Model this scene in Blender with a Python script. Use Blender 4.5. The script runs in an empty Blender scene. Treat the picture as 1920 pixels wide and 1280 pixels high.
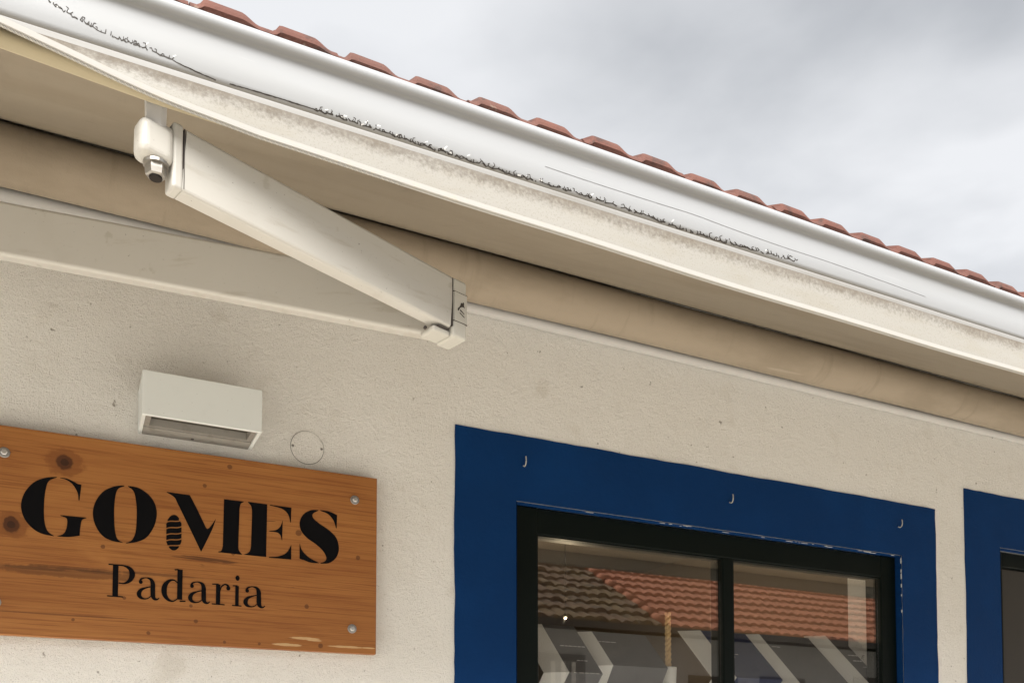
import bpy, bmesh, math, random
from mathutils import Vector, Matrix
R = math.radians
random.seed(7)
sc = bpy.context.scene
col = sc.collection

# ---------------------------------------------------------------- camera
F, HOR, PITCH = 1700.0, 1425.0, R(2.5)          # focal length and horizon in photo pixels
D, EYE = 2.2, 1.6                                # metres to the shop wall, eye height
YAW = math.atan2(3444.0, F)                      # angle between view axis and the wall direction (+X)
PPY = HOR - F*math.tan(PITCH)
fw = Vector((math.cos(YAW)*math.cos(PITCH), math.sin(YAW)*math.cos(PITCH), math.sin(PITCH)))
rt = Vector((math.sin(YAW), -math.cos(YAW), 0))
up = rt.cross(fw)
CAM = Vector((0, -D, EYE))
cd = bpy.data.cameras.new('camera'); cam = bpy.data.objects.new('camera', cd); col.objects.link(cam)
cam.matrix_world = Matrix.Translation(CAM) @ Matrix((rt, up, -fw)).transposed().to_4x4()
cd.sensor_width = 36; cd.lens = F/1920*36; cd.shift_y = (PPY-640)/1920; cd.clip_end = 3000; cd.clip_start = .05
sc.camera = cam
def at(px, py, Y):                               # photo pixel -> point on the plane y = Y
    d = fw + rt*((px-960)/F) + up*((PPY-py)/F)
    return CAM + d*((Y-CAM.y)/d.y)
def at_t(px, py, t):                             # photo pixel -> point at depth t along the view axis
    d = fw + rt*((px-960)/F) + up*((PPY-py)/F)
    return CAM + d*t

# ---------------------------------------------------------------- sky, sun, exposure
SUN_EL, SUN_AZ = R(48), R(205)                   # azimuth measured clockwise from +Y: the sun stands over the street, to the left
w = bpy.data.worlds.new('World'); sc.world = w; w.use_nodes = True
nt = w.node_tree; nt.nodes.clear()
def N(t, kind, **k):
    n = t.nodes.new(kind)
    for a, b in k.items(): setattr(n, a, b)
    return n
out = N(nt, 'ShaderNodeOutputWorld'); bg = N(nt, 'ShaderNodeBackground')
sky = N(nt, 'ShaderNodeTexSky', sky_type='NISHITA', sun_disc=False, sun_elevation=SUN_EL, sun_rotation=SUN_AZ)
tc = N(nt, 'ShaderNodeTexCoord')
sep = N(nt, 'ShaderNodeSeparateXYZ'); nt.links.new(tc.outputs['Generated'], sep.inputs[0])
zz = N(nt, 'ShaderNodeMath', operation='MAXIMUM'); zz.inputs[1].default_value = .12; nt.links.new(sep.outputs['Z'], zz.inputs[0])
dv = N(nt, 'ShaderNodeVectorMath', operation='DIVIDE'); nt.links.new(tc.outputs['Generated'], dv.inputs[0])
cz = N(nt, 'ShaderNodeCombineXYZ')
for i in range(3): nt.links.new(zz.outputs[0], cz.inputs[i])
nt.links.new(cz.outputs[0], dv.inputs[1])
n1 = N(nt, 'ShaderNodeTexNoise'); n1.inputs['Scale'].default_value = 1.5; n1.inputs['Detail'].default_value = 6; n1.inputs['Roughness'].default_value = .45; n1.inputs['Distortion'].default_value = .15
mp = N(nt, 'ShaderNodeMapping'); mp.inputs['Location'].default_value = (3.1, 1.7, 0); nt.links.new(dv.outputs[0], mp.inputs[0]); nt.links.new(mp.outputs[0], n1.inputs['Vector'])
cr = N(nt, 'ShaderNodeValToRGB'); e = cr.color_ramp.elements
e[0].position = .34; e[0].color = (2.2, 2.27, 2.38, 1); e[1].position = .6; e[1].color = (4.1, 4.13, 4.2, 1)
nt.links.new(n1.outputs['Fac'], cr.inputs[0])
mx = N(nt, 'ShaderNodeMix', data_type='RGBA'); mx.inputs[0].default_value = .93
nt.links.new(sky.outputs[0], mx.inputs[6]); nt.links.new(cr.outputs[0], mx.inputs[7]); nt.links.new(mx.outputs[2], bg.inputs[0])
bg.inputs[1].default_value = .1; nt.links.new(bg.outputs[0], out.inputs[0])
sl = bpy.data.lights.new('sun', 'SUN'); sl.energy = 3.6; sl.angle = R(45); sl.color = (1, .96, .9)
so = bpy.data.objects.new('sun', sl); col.objects.link(so)
sd = Vector((math.sin(SUN_AZ)*math.cos(SUN_EL), math.cos(SUN_AZ)*math.cos(SUN_EL), math.sin(SUN_EL)))
so.rotation_euler = sd.to_track_quat('Z', 'Y').to_euler(); so.location = sd*30
sc.view_settings.view_transform = 'Standard'; sc.view_settings.look = 'None'; sc.view_settings.gamma = 1
sc.view_settings.exposure = 1.15
sc.cycles.max_bounces = 10; sc.cycles.transparent_max_bounces = 12

# ---------------------------------------------------------------- materials
def L(t, a, b): t.links.new(a, b)
def mat(name, color, rough=.6, metal=0, noise=None, bump=None, spec=.5, band=None, shift=False):
    """noise = list of (scale_xyz, detail, lo, hi, colour, strength): patches of another colour; bump = list of (scale, strength, dist)"""
    m = bpy.data.materials.new(name); m.use_nodes = True; t = m.node_tree
    b = t.nodes['Principled BSDF']; b.inputs['Roughness'].default_value = rough; b.inputs['Metallic'].default_value = metal
    b.inputs['Specular IOR Level'].default_value = spec
    tcn = N(t, 'ShaderNodeTexCoord')
    cur = None
    if shift:
        oi = N(t, 'ShaderNodeObjectInfo'); va_ = N(t, 'ShaderNodeVectorMath', operation='MULTIPLY_ADD'); L(t, oi.outputs['Random'], va_.inputs[0]); va_.inputs[1].default_value = (7, 13, 5); L(t, tcn.outputs['Object'], va_.inputs[2])
        class _T: outputs = {'Object': va_.outputs[0]}
        tcn = _T
    base = N(t, 'ShaderNodeRGB'); base.outputs[0].default_value = (*color, 1); cur = base.outputs[0]
    for (s, det, lo, hi, c, k) in noise or []:
        mpn = N(t, 'ShaderNodeMapping'); mpn.inputs['Scale'].default_value = s if isinstance(s, tuple) else (s, s, s)
        L(t, tcn.outputs['Object'], mpn.inputs[0])
        nn = N(t, 'ShaderNodeTexNoise'); nn.inputs['Scale'].default_value = 1; nn.inputs['Detail'].default_value = det; nn.inputs['Roughness'].default_value = .6
        L(t, mpn.outputs[0], nn.inputs['Vector'])
        mr = N(t, 'ShaderNodeMapRange', interpolation_type='SMOOTHSTEP'); mr.inputs[1].default_value = lo; mr.inputs[2].default_value = hi; mr.inputs[4].default_value = k
        L(t, nn.outputs['Fac'], mr.inputs[0])
        mi = N(t, 'ShaderNodeMix', data_type='RGBA'); L(t, mr.outputs[0], mi.inputs[0]); L(t, cur, mi.inputs[6]); mi.inputs[7].default_value = (*c, 1)
        cur = mi.outputs[2]
    for (z0, z1, s, c, k) in band or []:           # ragged run-off stain that starts at height z1 and thins out towards z0
        sz = N(t, 'ShaderNodeSeparateXYZ'); L(t, tcn.outputs['Object'], sz.inputs[0])
        mr = N(t, 'ShaderNodeMapRange'); mr.inputs[1].default_value = z0; mr.inputs[2].default_value = z1; mr.inputs[3].default_value = -.35; mr.inputs[4].default_value = .35; L(t, sz.outputs['Z'], mr.inputs[0])
        mpn = N(t, 'ShaderNodeMapping'); mpn.inputs['Scale'].default_value = s; L(t, tcn.outputs['Object'], mpn.inputs[0])
        nn = N(t, 'ShaderNodeTexNoise'); nn.inputs['Scale'].default_value = 1; nn.inputs['Detail'].default_value = 7; nn.inputs['Roughness'].default_value = .7; L(t, mpn.outputs[0], nn.inputs['Vector'])
        ad = N(t, 'ShaderNodeMath', operation='ADD'); L(t, nn.outputs['Fac'], ad.inputs[0]); L(t, mr.outputs[0], ad.inputs[1])
        m2 = N(t, 'ShaderNodeMapRange', interpolation_type='SMOOTHSTEP'); m2.inputs[1].default_value = .42; m2.inputs[2].default_value = .85; m2.inputs[4].default_value = k; L(t, ad.outputs[0], m2.inputs[0])
        mi = N(t, 'ShaderNodeMix', data_type='RGBA'); L(t, m2.outputs[0], mi.inputs[0]); L(t, cur, mi.inputs[6]); mi.inputs[7].default_value = (*c, 1); cur = mi.outputs[2]
    L(t, cur, b.inputs['Base Color'])
    prev = None
    for (s, st, dist) in bump or []:
        nn = N(t, 'ShaderNodeTexNoise'); nn.inputs['Scale'].default_value = s; nn.inputs['Detail'].default_value = 4; nn.inputs['Roughness'].default_value = .6
        L(t, tcn.outputs['Object'], nn.inputs['Vector'])
        bp = N(t, 'ShaderNodeBump'); bp.inputs['Strength'].default_value = st; bp.inputs['Distance'].default_value = dist
        L(t, nn.outputs['Fac'], bp.inputs['Height'])
        if prev: L(t, prev, bp.inputs['Normal'])
        prev = bp.outputs[0]
    if prev: L(t, prev, b.inputs['Normal'])
    return m
M = {}
M['stucco'] = mat('white stucco', (.90, .885, .85), .9, noise=[(1.6, 4, .45, .75, (.78, .75, .69), .5), (9, 5, .55, .75, (.68, .63, .55), .3), (38, 6, .655, .70, (.20, .17, .13), .7), ((7, 7, 7), 6, .60, .72, (.56, .51, .43), .3), ((300, 300, 240), 3, .58, .70, (.50, .47, .42), .6)],
                  bump=[(360, .9, .006), (110, .55, .006), (22, .35, .012)])
M['blue'] = mat('blue paint', (.0013, .027, .108), .7, noise=[(3, 4, .4, .75, (.0018, .035, .138), .8), (60, 3, .72, .78, (.03, .06, .14), .3)], bump=[(120, .35, .004)], spec=.12)
M['green'] = mat('dark green frame paint', (.0012, .0038, .0030), .5, noise=[(40, 3, .7, .78, (.03, .036, .03), .2)], spec=.15)
M['chip'] = mat('chipped white sealant', (.55, .56, .58), .8)
M['canvas'] = mat('tan awning canvas', (.25, .21, .155), .9, noise=[((2.2, 5, 5), 5, .42, .72, (.205, .165, .115), .7), ((30, 3, 3), 5, .58, .75, (.18, .145, .105), .35), (14, 5, .6, .8, (.16, .13, .095), .4)], bump=[(400, .2, .001), (5, .25, .01)])
M['roll'] = mat('rolled tan canvas', (.33, .275, .21), .9, noise=[((3, 8, 8), 5, .42, .70, (.25, .205, .15), .65), ((22, 4, 4), 5, .56, .72, (.22, .18, .13), .4), (20, 5, .62, .78, (.26, .21, .15), .35), ((2.5, 30, 30), 3, .7, .74, (.48, .42, .34), .3)], bump=[(300, .25, .002), (7, .25, .01)])
VZ1 = at(1200, 417, -.985).z; VZ0 = at(1200, 470, -.985).z
M['valance'] = mat('stained cream valance', (.32, .31, .285), .85, noise=[((7, 12, 30), 6, .44, .70, (.29, .27, .225), .5), ((420, 420, 420), 4, .54, .66, (.19, .165, .13), .35)],
                   band=[(VZ0, VZ1+.01, (9, 30, 14), (.15, .122, .088), .85), (VZ0, VZ1, (170, 170, 170), (.085, .068, .05), .65)], bump=[(600, .2, .001)])
M['lining'] = mat('yellowed valance lining', (.52, .45, .31), .85, noise=[(12, 4, .5, .75, (.42, .35, .23), .5)])
M['hem'] = mat('corded hem', (.38, .37, .35), .8, noise=[((90, 90, 90), 3, .55, .7, (.42, .38, .32), .5)])
M['hemdark'] = mat('grey cord', (.45, .43, .39), .8)
M['alu'] = mat('cream powder coated aluminium', (.48, .465, .43), .42, noise=[((6, 6, 6), 5, .5, .8, (.41, .39, .345), .45), (28, 6, .64, .72, (.34, .31, .26), .45), ((9, 9, 60), 6, .56, .70, (.39, .36, .31), .6), (200, 3, .70, .73, (.10, .085, .07), .6)])
M['bar'] = mat('dulled white front bar', (.30, .295, .285), .5, noise=[((3, 40, 40), 5, .5, .75, (.22, .205, .18), .6)])
M['flake'] = mat('fresh white paint flake', (.80, .80, .79), .6)
M['cap'] = mat('cream plastic cap', (.48, .465, .42), .5, noise=[(30, 4, .55, .75, (.40, .37, .32), .5)])
M['joint'] = mat('dark joint', (.06, .05, .045), .8)
M['tube'] = mat('grey white torsion tube', (.50, .49, .48), .9)
M['steel'] = mat('stainless steel', (.36, .34, .31), .48, 1, noise=[(90, 3, .55, .75, (.3, .26, .2), .6)])
M['steeldark'] = mat('bolt socket', (.05, .045, .04), .5, 1)
M['zinc'] = mat('zinc screw', (.62, .61, .60), .42, .9)
M['zincdark'] = mat('dull zinc washer', (.34, .33, .32), .5, .8)
M['gutter'] = mat('white gutter enamel', (.385, .40, .42), .55, noise=[((1.2, 8, 8), 4, .45, .8, (.35, .36, .365), .6), ((3, 120, 120), 4, .64, .76, (.6, .6, .58), .35)])
M['tile'] = mat('terracotta tile', (.125, .048, .035), .85, noise=[(5, 4, .35, .7, (.17, .066, .046), .8), (3, 3, .45, .65, (.12, .055, .042), .7), (22, 5, .52, .66, (.06, .034, .028), .75), (70, 3, .6, .7, (.05, .035, .03), .6), (40, 4, .68, .74, (.26, .22, .17), .4)], bump=[(150, .5, .003)], shift=True)
M['tileold'] = mat('mossy old tile', (.13, .075, .04), .95, noise=[(1.2, 5, .4, .62, (.155, .105, .045), .8), (5, 5, .5, .7, (.045, .04, .03), .8), (9, 5, .6, .72, (.42, .38, .30), .5)])
M['tilenew'] = mat('orange street roof tile', (.37, .135, .07), .9, noise=[(1.5, 4, .4, .7, (.43, .165, .085), .7), (8, 5, .58, .72, (.15, .06, .04), .6)])
M['lamp'] = mat('white lamp housing', (.70, .73, .72), .5, noise=[(25, 4, .55, .8, (.60, .63, .62), .4), (120, 3, .68, .73, (.4, .4, .38), .4)])
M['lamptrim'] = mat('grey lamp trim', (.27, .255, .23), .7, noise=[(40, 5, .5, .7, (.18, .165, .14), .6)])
M['lampin'] = mat('dusty lamp glass', (.05, .045, .035), .35, noise=[((30, 60, 30), 5, .45, .7, (.11, .095, .07), .7)])
M['plate'] = M['stucco']
M['black'] = mat('black lettering paint', (.003, .003, .004), .6, spec=.1)
M['ink'] = mat('brown black print', (.035, .028, .022), .6)
M['hook'] = mat('white hook', (.38, .37, .34), .5)
M['ground'] = mat('pale stone paving', (.69, .645, .57), .9, noise=[(1.5, 5, .4, .7, (.58, .53, .45), .7)], bump=[(40, .3, .01)])
M['road'] = mat('worn stone setts', (.55, .51, .44), .95, noise=[(3, 5, .4, .7, (.46, .42, .36), .6)])
M['oppwall'] = mat('grey render', (.27, .27, .265), .95, noise=[(.9, 5, .4, .7, (.20, .20, .195), .7), (6, 5, .6, .75, (.13, .125, .12), .5)])
M['dark'] = mat('dark timber', (.03, .026, .022), .7)
M['curtain'] = mat('window curtain', (.35, .33, .3), .9)
M['shopwall'] = mat('shop inside wall', (.17, .13, .09), .9)
M['shopfloor'] = mat('shop floor', (.12, .09, .07), .7)
M['board'] = mat('dark grey printed board', (.115, .115, .122), .6, noise=[(9, 4, .5, .75, (.19, .19, .19), .5)])
M['boardblue'] = mat('navy board', (.03, .045, .12), .6)
M['white'] = mat('white card edge', (.94, .945, .92), .7)
M['yellow'] = mat('card edge tinted lamplit yellow', (.90, .74, .40), .7)  # warm lamp light on the card edge is put into this yellow
M['print'] = mat('white print', (.7, .7, .7), .7)
M['bread'] = mat('printed loaf', (.40, .22, .12), .7, noise=[(30, 4, .45, .65, (.62, .42, .28), .8)])
M['rope'] = mat('straw rope', (.78, .55, .27), .8, noise=[(60, 3, .5, .7, (.5, .32, .14), .7)])
def wood():
    m = bpy.data.materials.new('stained pine board'); m.use_nodes = True; t = m.node_tree; b = t.nodes['Principled BSDF']
    b.inputs['Roughness'].default_value = .5; b.inputs['Specular IOR Level'].default_value = .3
    tcn = N(t, 'ShaderNodeTexCoord')
    def noise(scale, det, dist=0, rough=.55):
        mpn = N(t, 'ShaderNodeMapping'); mpn.inputs['Scale'].default_value = scale; L(t, tcn.outputs['Object'], mpn.inputs[0])
        nn = N(t, 'ShaderNodeTexNoise'); nn.inputs['Scale'].default_value = 1; nn.inputs['Detail'].default_value = det; nn.inputs['Distortion'].default_value = dist; nn.inputs['Roughness'].default_value = rough
        L(t, mpn.outputs[0], nn.inputs['Vector']); return nn.outputs['Fac']
    def ramp(f, lo, hi, k=1):
        mr = N(t, 'ShaderNodeMapRange', interpolation_type='SMOOTHSTEP'); mr.inputs[1].default_value = lo; mr.inputs[2].default_value = hi; mr.inputs[4].default_value = k
        L(t, f, mr.inputs[0]); return mr.outputs[0]
    def mix(f, a, c):
        mi = N(t, 'ShaderNodeMix', data_type='RGBA'); L(t, f, mi.inputs[0])
        if isinstance(a, tuple): mi.inputs[6].default_value = (*a, 1)
        else: L(t, a, mi.inputs[6])
        mi.inputs[7].default_value = (*c, 1); return mi.outputs[2]
    cur = mix(ramp(noise((1.6, 20, 9), 5, .8), .32, .7), (.375, .160, .046), (.305, .120, .034))
    cur = mix(ramp(noise((2.2, 20, 75), 5, 1.1), .5, .7, .40), cur, (.22, .072, .018))
    cur = mix(ramp(noise((5, 20, 300), 4, .5), .46, .66, .6), cur, (.19, .06, .016))
    cur = mix(ramp(noise((3.2, 20, 6), 4, .4), .55, .75, .5), cur, (.50, .225, .07))
    cur = mix(ramp(noise((5, 20, 90), 4, .6), .70, .73, .7), cur, (.06, .022, .010))
    sepn = N(t, 'ShaderNodeSeparateXYZ'); L(t, tcn.outputs['Object'], sepn.inputs[0])
    def knot(px, py, rx, rz, c, k):
        nonlocal cur
        p = at(px, py, -.03)
        sub = N(t, 'ShaderNodeVectorMath', operation='SUBTRACT'); L(t, tcn.outputs['Object'], sub.inputs[0]); sub.inputs[1].default_value = (p.x, p.y, p.z)
        mul = N(t, 'ShaderNodeVectorMath', operation='MULTIPLY'); L(t, sub.outputs[0], mul.inputs[0]); mul.inputs[1].default_value = (1/rx, 0, 1/rz)
        ln = N(t, 'ShaderNodeVectorMath', operation='LENGTH'); L(t, mul.outputs[0], ln.inputs[0])
        ad = N(t, 'ShaderNodeMath', operation='ADD'); L(t, ln.outputs['Value'], ad.inputs[0])
        nz = N(t, 'ShaderNodeMath', operation='MULTIPLY_ADD'); L(t, noise((60, 20, 60), 3), nz.inputs[0]); nz.inputs[1].default_value = .8; nz.inputs[2].default_value = -.4
        L(t, nz.outputs[0], ad.inputs[1])
        mr = N(t, 'ShaderNodeMapRange', interpolation_type='SMOOTHSTEP'); mr.inputs[1].default_value = 1.05; mr.inputs[2].default_value = .75; mr.inputs[3].default_value = 0; mr.inputs[4].default_value = k
        L(t, ad.outputs[0], mr.inputs[0]); cur = mix(mr.outputs[0], cur, c)
    for (x, y, s) in [(121, 867, 17), (21, 983, 16)]:
        knot(x, y, s*.0016*1.5, s*.0019, (.19, .065, .018), .7); knot(x, y, s*.00105, s*.00112, (.075, .026, .010), .95); knot(x, y, s*.0005, s*.0005, (.035, .014, .007), .8)
    for (x, y, s) in [(431, 875, 6), (193, 1024, 5), (560, 998, 8), (671, 1045, 6), (384, 910, 5), (137, 1161, 4), (358, 1135, 4), (575, 1136, 6), (601, 1210, 7), (278, 1186, 5), (367, 1164, 5), (437, 1037, 5), (421, 1203, 4), (233, 1120, 4), (486, 1206, 4)]:
        knot(x, y, s*.0010, s*.0010, (.08, .028, .012), .65)
    for (x, y, rx, rz) in [(150, 1066, .115, .0042), (120, 1072, .16, .012), (190, 1073, .05, .003), (60, 1064, .07, .004), (300, 1077, .1, .004), (90, 1150, .2, .0016)]:
        knot(x, y, rx, rz, (.06, .024, .011), .45)
    for (x, y, rx, rz) in [(572, 1196, .038, .0032), (540, 1208, .035, .0036), (650, 1212, .05, .0028), (590, 1200, .02, .002), (690, 1214, .02, .002)]:
        knot(x, y, rx, rz, (.62, .42, .22), .75)
    L(t, cur, b.inputs['Base Color'])
    bp = N(t, 'ShaderNodeBump'); bp.inputs['Strength'].default_value = .25; bp.inputs['Distance'].default_value = .002; L(t, noise((6, 20, 260), 3), bp.inputs['Height']); L(t, bp.outputs[0], b.inputs['Normal'])
    return m
M['wood'] = wood()
def glass():
    m = bpy.data.materials.new('coated shop glass'); m.use_nodes = True; t = m.node_tree; t.nodes.clear()
    o = N(t, 'ShaderNodeOutputMaterial'); tr = N(t, 'ShaderNodeBsdfTransparent'); tr.inputs[0].default_value = (.99, .99, .985, 1)
    gl = N(t, 'ShaderNodeBsdfGlossy'); gl.inputs['Roughness'].default_value = 0.0; gl.inputs['Color'].default_value = (.95, .93, .9, 1)
    lw = N(t, 'ShaderNodeLayerWeight'); lw.inputs[0].default_value = .5; pw = N(t, 'ShaderNodeMath', operation='POWER'); pw.inputs[1].default_value = 5; L(t, lw.outputs['Facing'], pw.inputs[0]); fr = N(t, 'ShaderNodeMath', operation='MULTIPLY_ADD'); fr.inputs[1].default_value = .8; fr.inputs[2].default_value = .16; L(t, pw.outputs[0], fr.inputs[0])
    mi = N(t, 'ShaderNodeMixShader'); L(t, fr.outputs[0], mi.inputs[0]); L(t, tr.outputs[0], mi.inputs[1]); L(t, gl.outputs[0], mi.inputs[2]); L(t, mi.outputs[0], o.inputs[0])
    return m
M['glass'] = glass()

# ---------------------------------------------------------------- helpers
def tag(o, label, cat=None, group=None, kind=None):
    if label: o['label'] = label
    if cat: o['category'] = cat
    if group: o['group'] = group
    if kind: o['kind'] = kind
    return o
def empty(name, loc, label, cat, group=None):
    o = bpy.data.objects.new(name, None); col.objects.link(o); o.location = loc; o.empty_display_size = .1
    bpy.context.view_layer.update()
    return tag(o, label, cat, group)
def link(name, me, material, parent=None, smooth=False):
    if material:
        me.materials.clear(); me.materials.append(M[material])
    o = bpy.data.objects.new(name, me); col.objects.link(o)
    if parent:
        o.parent = parent; o.matrix_parent_inverse = parent.matrix_world.inverted() if parent.type == 'EMPTY' else Matrix()
    if smooth:
        for p in me.polygons: p.use_smooth = True
    return o
def obj(name, bm, material, parent=None, smooth=False):
    me = bpy.data.meshes.new(name); bmesh.ops.recalc_face_normals(bm, faces=bm.faces); bm.to_mesh(me); bm.free()
    return link(name, me, material, parent, smooth)
def box(bm, a, b, bev=0, seg=2):
    vs = [bm.verts.new((x, y, z)) for x in (a[0], b[0]) for y in (a[1], b[1]) for z in (a[2], b[2])]
    fs = [bm.faces.new([vs[i] for i in q]) for q in ((0, 1, 3, 2), (4, 6, 7, 5), (0, 4, 5, 1), (2, 3, 7, 6), (0, 2, 6, 4), (1, 5, 7, 3))]
    if bev:
        es = list({e for f in fs for e in f.edges})
        bmesh.ops.bevel(bm, geom=es, offset=bev, segments=seg, affect='EDGES', profile=.5)
    return vs
def B(name, a, b, m, parent=None, bev=0, seg=2):
    bm = bmesh.new(); box(bm, a, b, bev, seg); return obj(name, bm, m, parent)
def prism(bm, pts, vec):                          # closed outline (3d points) pushed along vec
    n = len(pts); v0 = [bm.verts.new(p) for p in pts]; v1 = [bm.verts.new(Vector(p)+Vector(vec)) for p in pts]
    bm.faces.new(v0); bm.faces.new(v1[::-1])
    for i in range(n): bm.faces.new((v0[i], v1[i], v1[(i+1) % n], v0[(i+1) % n]))
def sweep_x(bm, prof, x0, x1):                    # (y, z) outline along X
    prism(bm, [(x0, y, z) for y, z in prof], (x1-x0, 0, 0))
def tube(bm, pts, r, n=8, cap=True):
    rings = []
    for i, p in enumerate(pts):
        p = Vector(p); a = Vector(pts[max(i-1, 0)]); b_ = Vector(pts[min(i+1, len(pts)-1)]); d = (b_-a).normalized()
        s = d.cross(Vector((0, 0, 1)));  s = s.normalized() if s.length > .05 else Vector((1, 0, 0)); u = s.cross(d).normalized(); s = d.cross(u)
        rr = r[i] if isinstance(r, (list, tuple)) else r
        rings.append([bm.verts.new(p + (s*math.cos(k*2*math.pi/n)+u*math.sin(k*2*math.pi/n))*rr) for k in range(n)])
    for A, C in zip(rings, rings[1:]):
        for k in range(n): bm.faces.new((A[k], A[(k+1) % n], C[(k+1) % n], C[k]))
    if cap: bm.faces.new(rings[0][::-1]); bm.faces.new(rings[-1])
def catmull(p, k=6, closed=False):
    q = []; n = len(p)
    for i in range(n if closed else n-1):
        g = lambda j: p[j % n] if closed else p[min(max(j, 0), n-1)]
        a, b_, c, d = g(i-1), g(i), g(i+1), g(i+2)
        for s in range(k):
            t_ = s/k
            q.append(tuple(.5*((2*b_[m]) + (-a[m]+c[m])*t_ + (2*a[m]-5*b_[m]+4*c[m]-d[m])*t_**2 + (-a[m]+3*b_[m]-3*c[m]+d[m])*t_**3) for m in range(len(b_))))
    if not closed: q.append(p[-1])
    return q

# ---------------------------------------------------------------- ground
bm = bmesh.new(); vs = [bm.verts.new(v) for v in ((-300, -400, 0), (400, -400, 0), (400, 400, 0), (-300, 400, 0))]; bm.faces.new(vs)
tag(obj('ground', bm, 'ground'), 'pale stone paving of the street in front of the bakery', kind='structure')
bm = bmesh.new(); vs = [bm.verts.new(v) for v in ((-100, -8.2, .004), (120, -8.2, .004), (120, -3.6, .004), (-100, -3.6, .004))]; bm.faces.new(vs)
tag(obj('road', bm, 'road'), 'stone paved lane between the two rows of houses', kind='structure')

# ---------------------------------------------------------------- bakery building
GB = at(1200, 405, -.6).z; GT = at(1200, 305, -.615).z      # lower and upper edge of the gutter
SH = GT-2.854; GK = (GT-GB)/(2.854-2.752)
X0, X1, ZT = -5.0, 9.0, 2.98+SH
bak = empty('bakery_building', (2, .1, 0), 'white stucco bakery with blue window surrounds and tiled eave', 'building')
def px_rect(a, b, Y): p, q = at(*a, Y), at(*b, Y); return p.x, q.x, max(p.z, q.z)
wl = at(967, 940, 0); wr = at(1689, 1040, 0)
WX0, WX1, WZ1, WZ0 = wl.x, wr.x, (wl.z+wr.z)/2, .85
dl = at(1873, 1026, 0); DX0, DX1, DZ1, DZ0 = dl.x, dl.x+1.0, dl.z, .02
opens = [(WX0, WX1, WZ0, WZ1), (DX0, DX1, DZ0, DZ1)]
xs = sorted({X0, X1, WX0, WX1, DX0, DX1}); zs = sorted({0, ZT, WZ0, WZ1, DZ0, DZ1})
bm = bmesh.new(); T = .24
for i in range(len(xs)-1):
    for j in range(len(zs)-1):
        cx, cz_ = (xs[i]+xs[i+1])/2, (zs[j]+zs[j+1])/2
        if any(o[0] < cx < o[1] and o[2] < cz_ < o[3] for o in opens): continue
        for y in (0, T):
            bm.faces.new([bm.verts.new(v) for v in ((xs[i], y, zs[j]), (xs[i+1], y, zs[j]), (xs[i+1], y, zs[j+1]), (xs[i], y, zs[j+1]))])
for o in opens:
    for q in (((o[0], o[2]), (o[0], o[3])), ((o[1], o[2]), (o[1], o[3])), ((o[0], o[3]), (o[1], o[3])), ((o[0], o[2]), (o[1], o[2]))):
        bm.faces.new([bm.verts.new(v) for v in ((q[0][0], 0, q[0][1]), (q[1][0], 0, q[1][1]), (q[1][0], T, q[1][1]), (q[0][0], T, q[0][1]))])
for q in (((X0, 0), (X0, ZT)), ((X1, 0), (X1, ZT)), ((X0, ZT), (X1, ZT))):
    bm.faces.new([bm.verts.new(v) for v in ((q[0][0], 0, q[0][1]), (q[1][0], 0, q[1][1]), (q[1][0], T, q[1][1]), (q[0][0], T, q[0][1]))])
bmesh.ops.remove_doubles(bm, verts=bm.verts, dist=1e-5)
obj('wall', bm, 'stucco', bak)
# inside of the shop
bm = bmesh.new(); IY, IX0, IX1, IZ = 4.2, .3, 2.80, 2.62
box(bm, (IX0-.1, T+.002, 0), (IX0, IY, IZ)); box(bm, (IX1, T+.002, 0), (IX1+.1, IY, IZ)); box(bm, (IX0-.1, IY+.001, 0), (IX1+.1, IY+.1, IZ)); box(bm, (IX0-.1, T+.002, IZ+.001), (IX1+.1, IY+.1, IZ+.1))
tag(obj('interior_wall', bm, 'shopwall', bak), 'dim brown walls and ceiling inside the shop')
B('interior_floor', (IX0, T+.002, .01), (IX1, IY, .03), 'shopfloor', bak)
B('outer_wall', (X0, 5.2, 0), (X1, 5.4, ZT), 'stucco', bak)
B('side_wall', (X0, T+.001, 0), (X0+.2, 5.199, ZT), 'stucco', bak); B('side_wall', (X1-.2, T+.001, 0), (X1, 5.199, ZT), 'stucco', bak)
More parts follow.
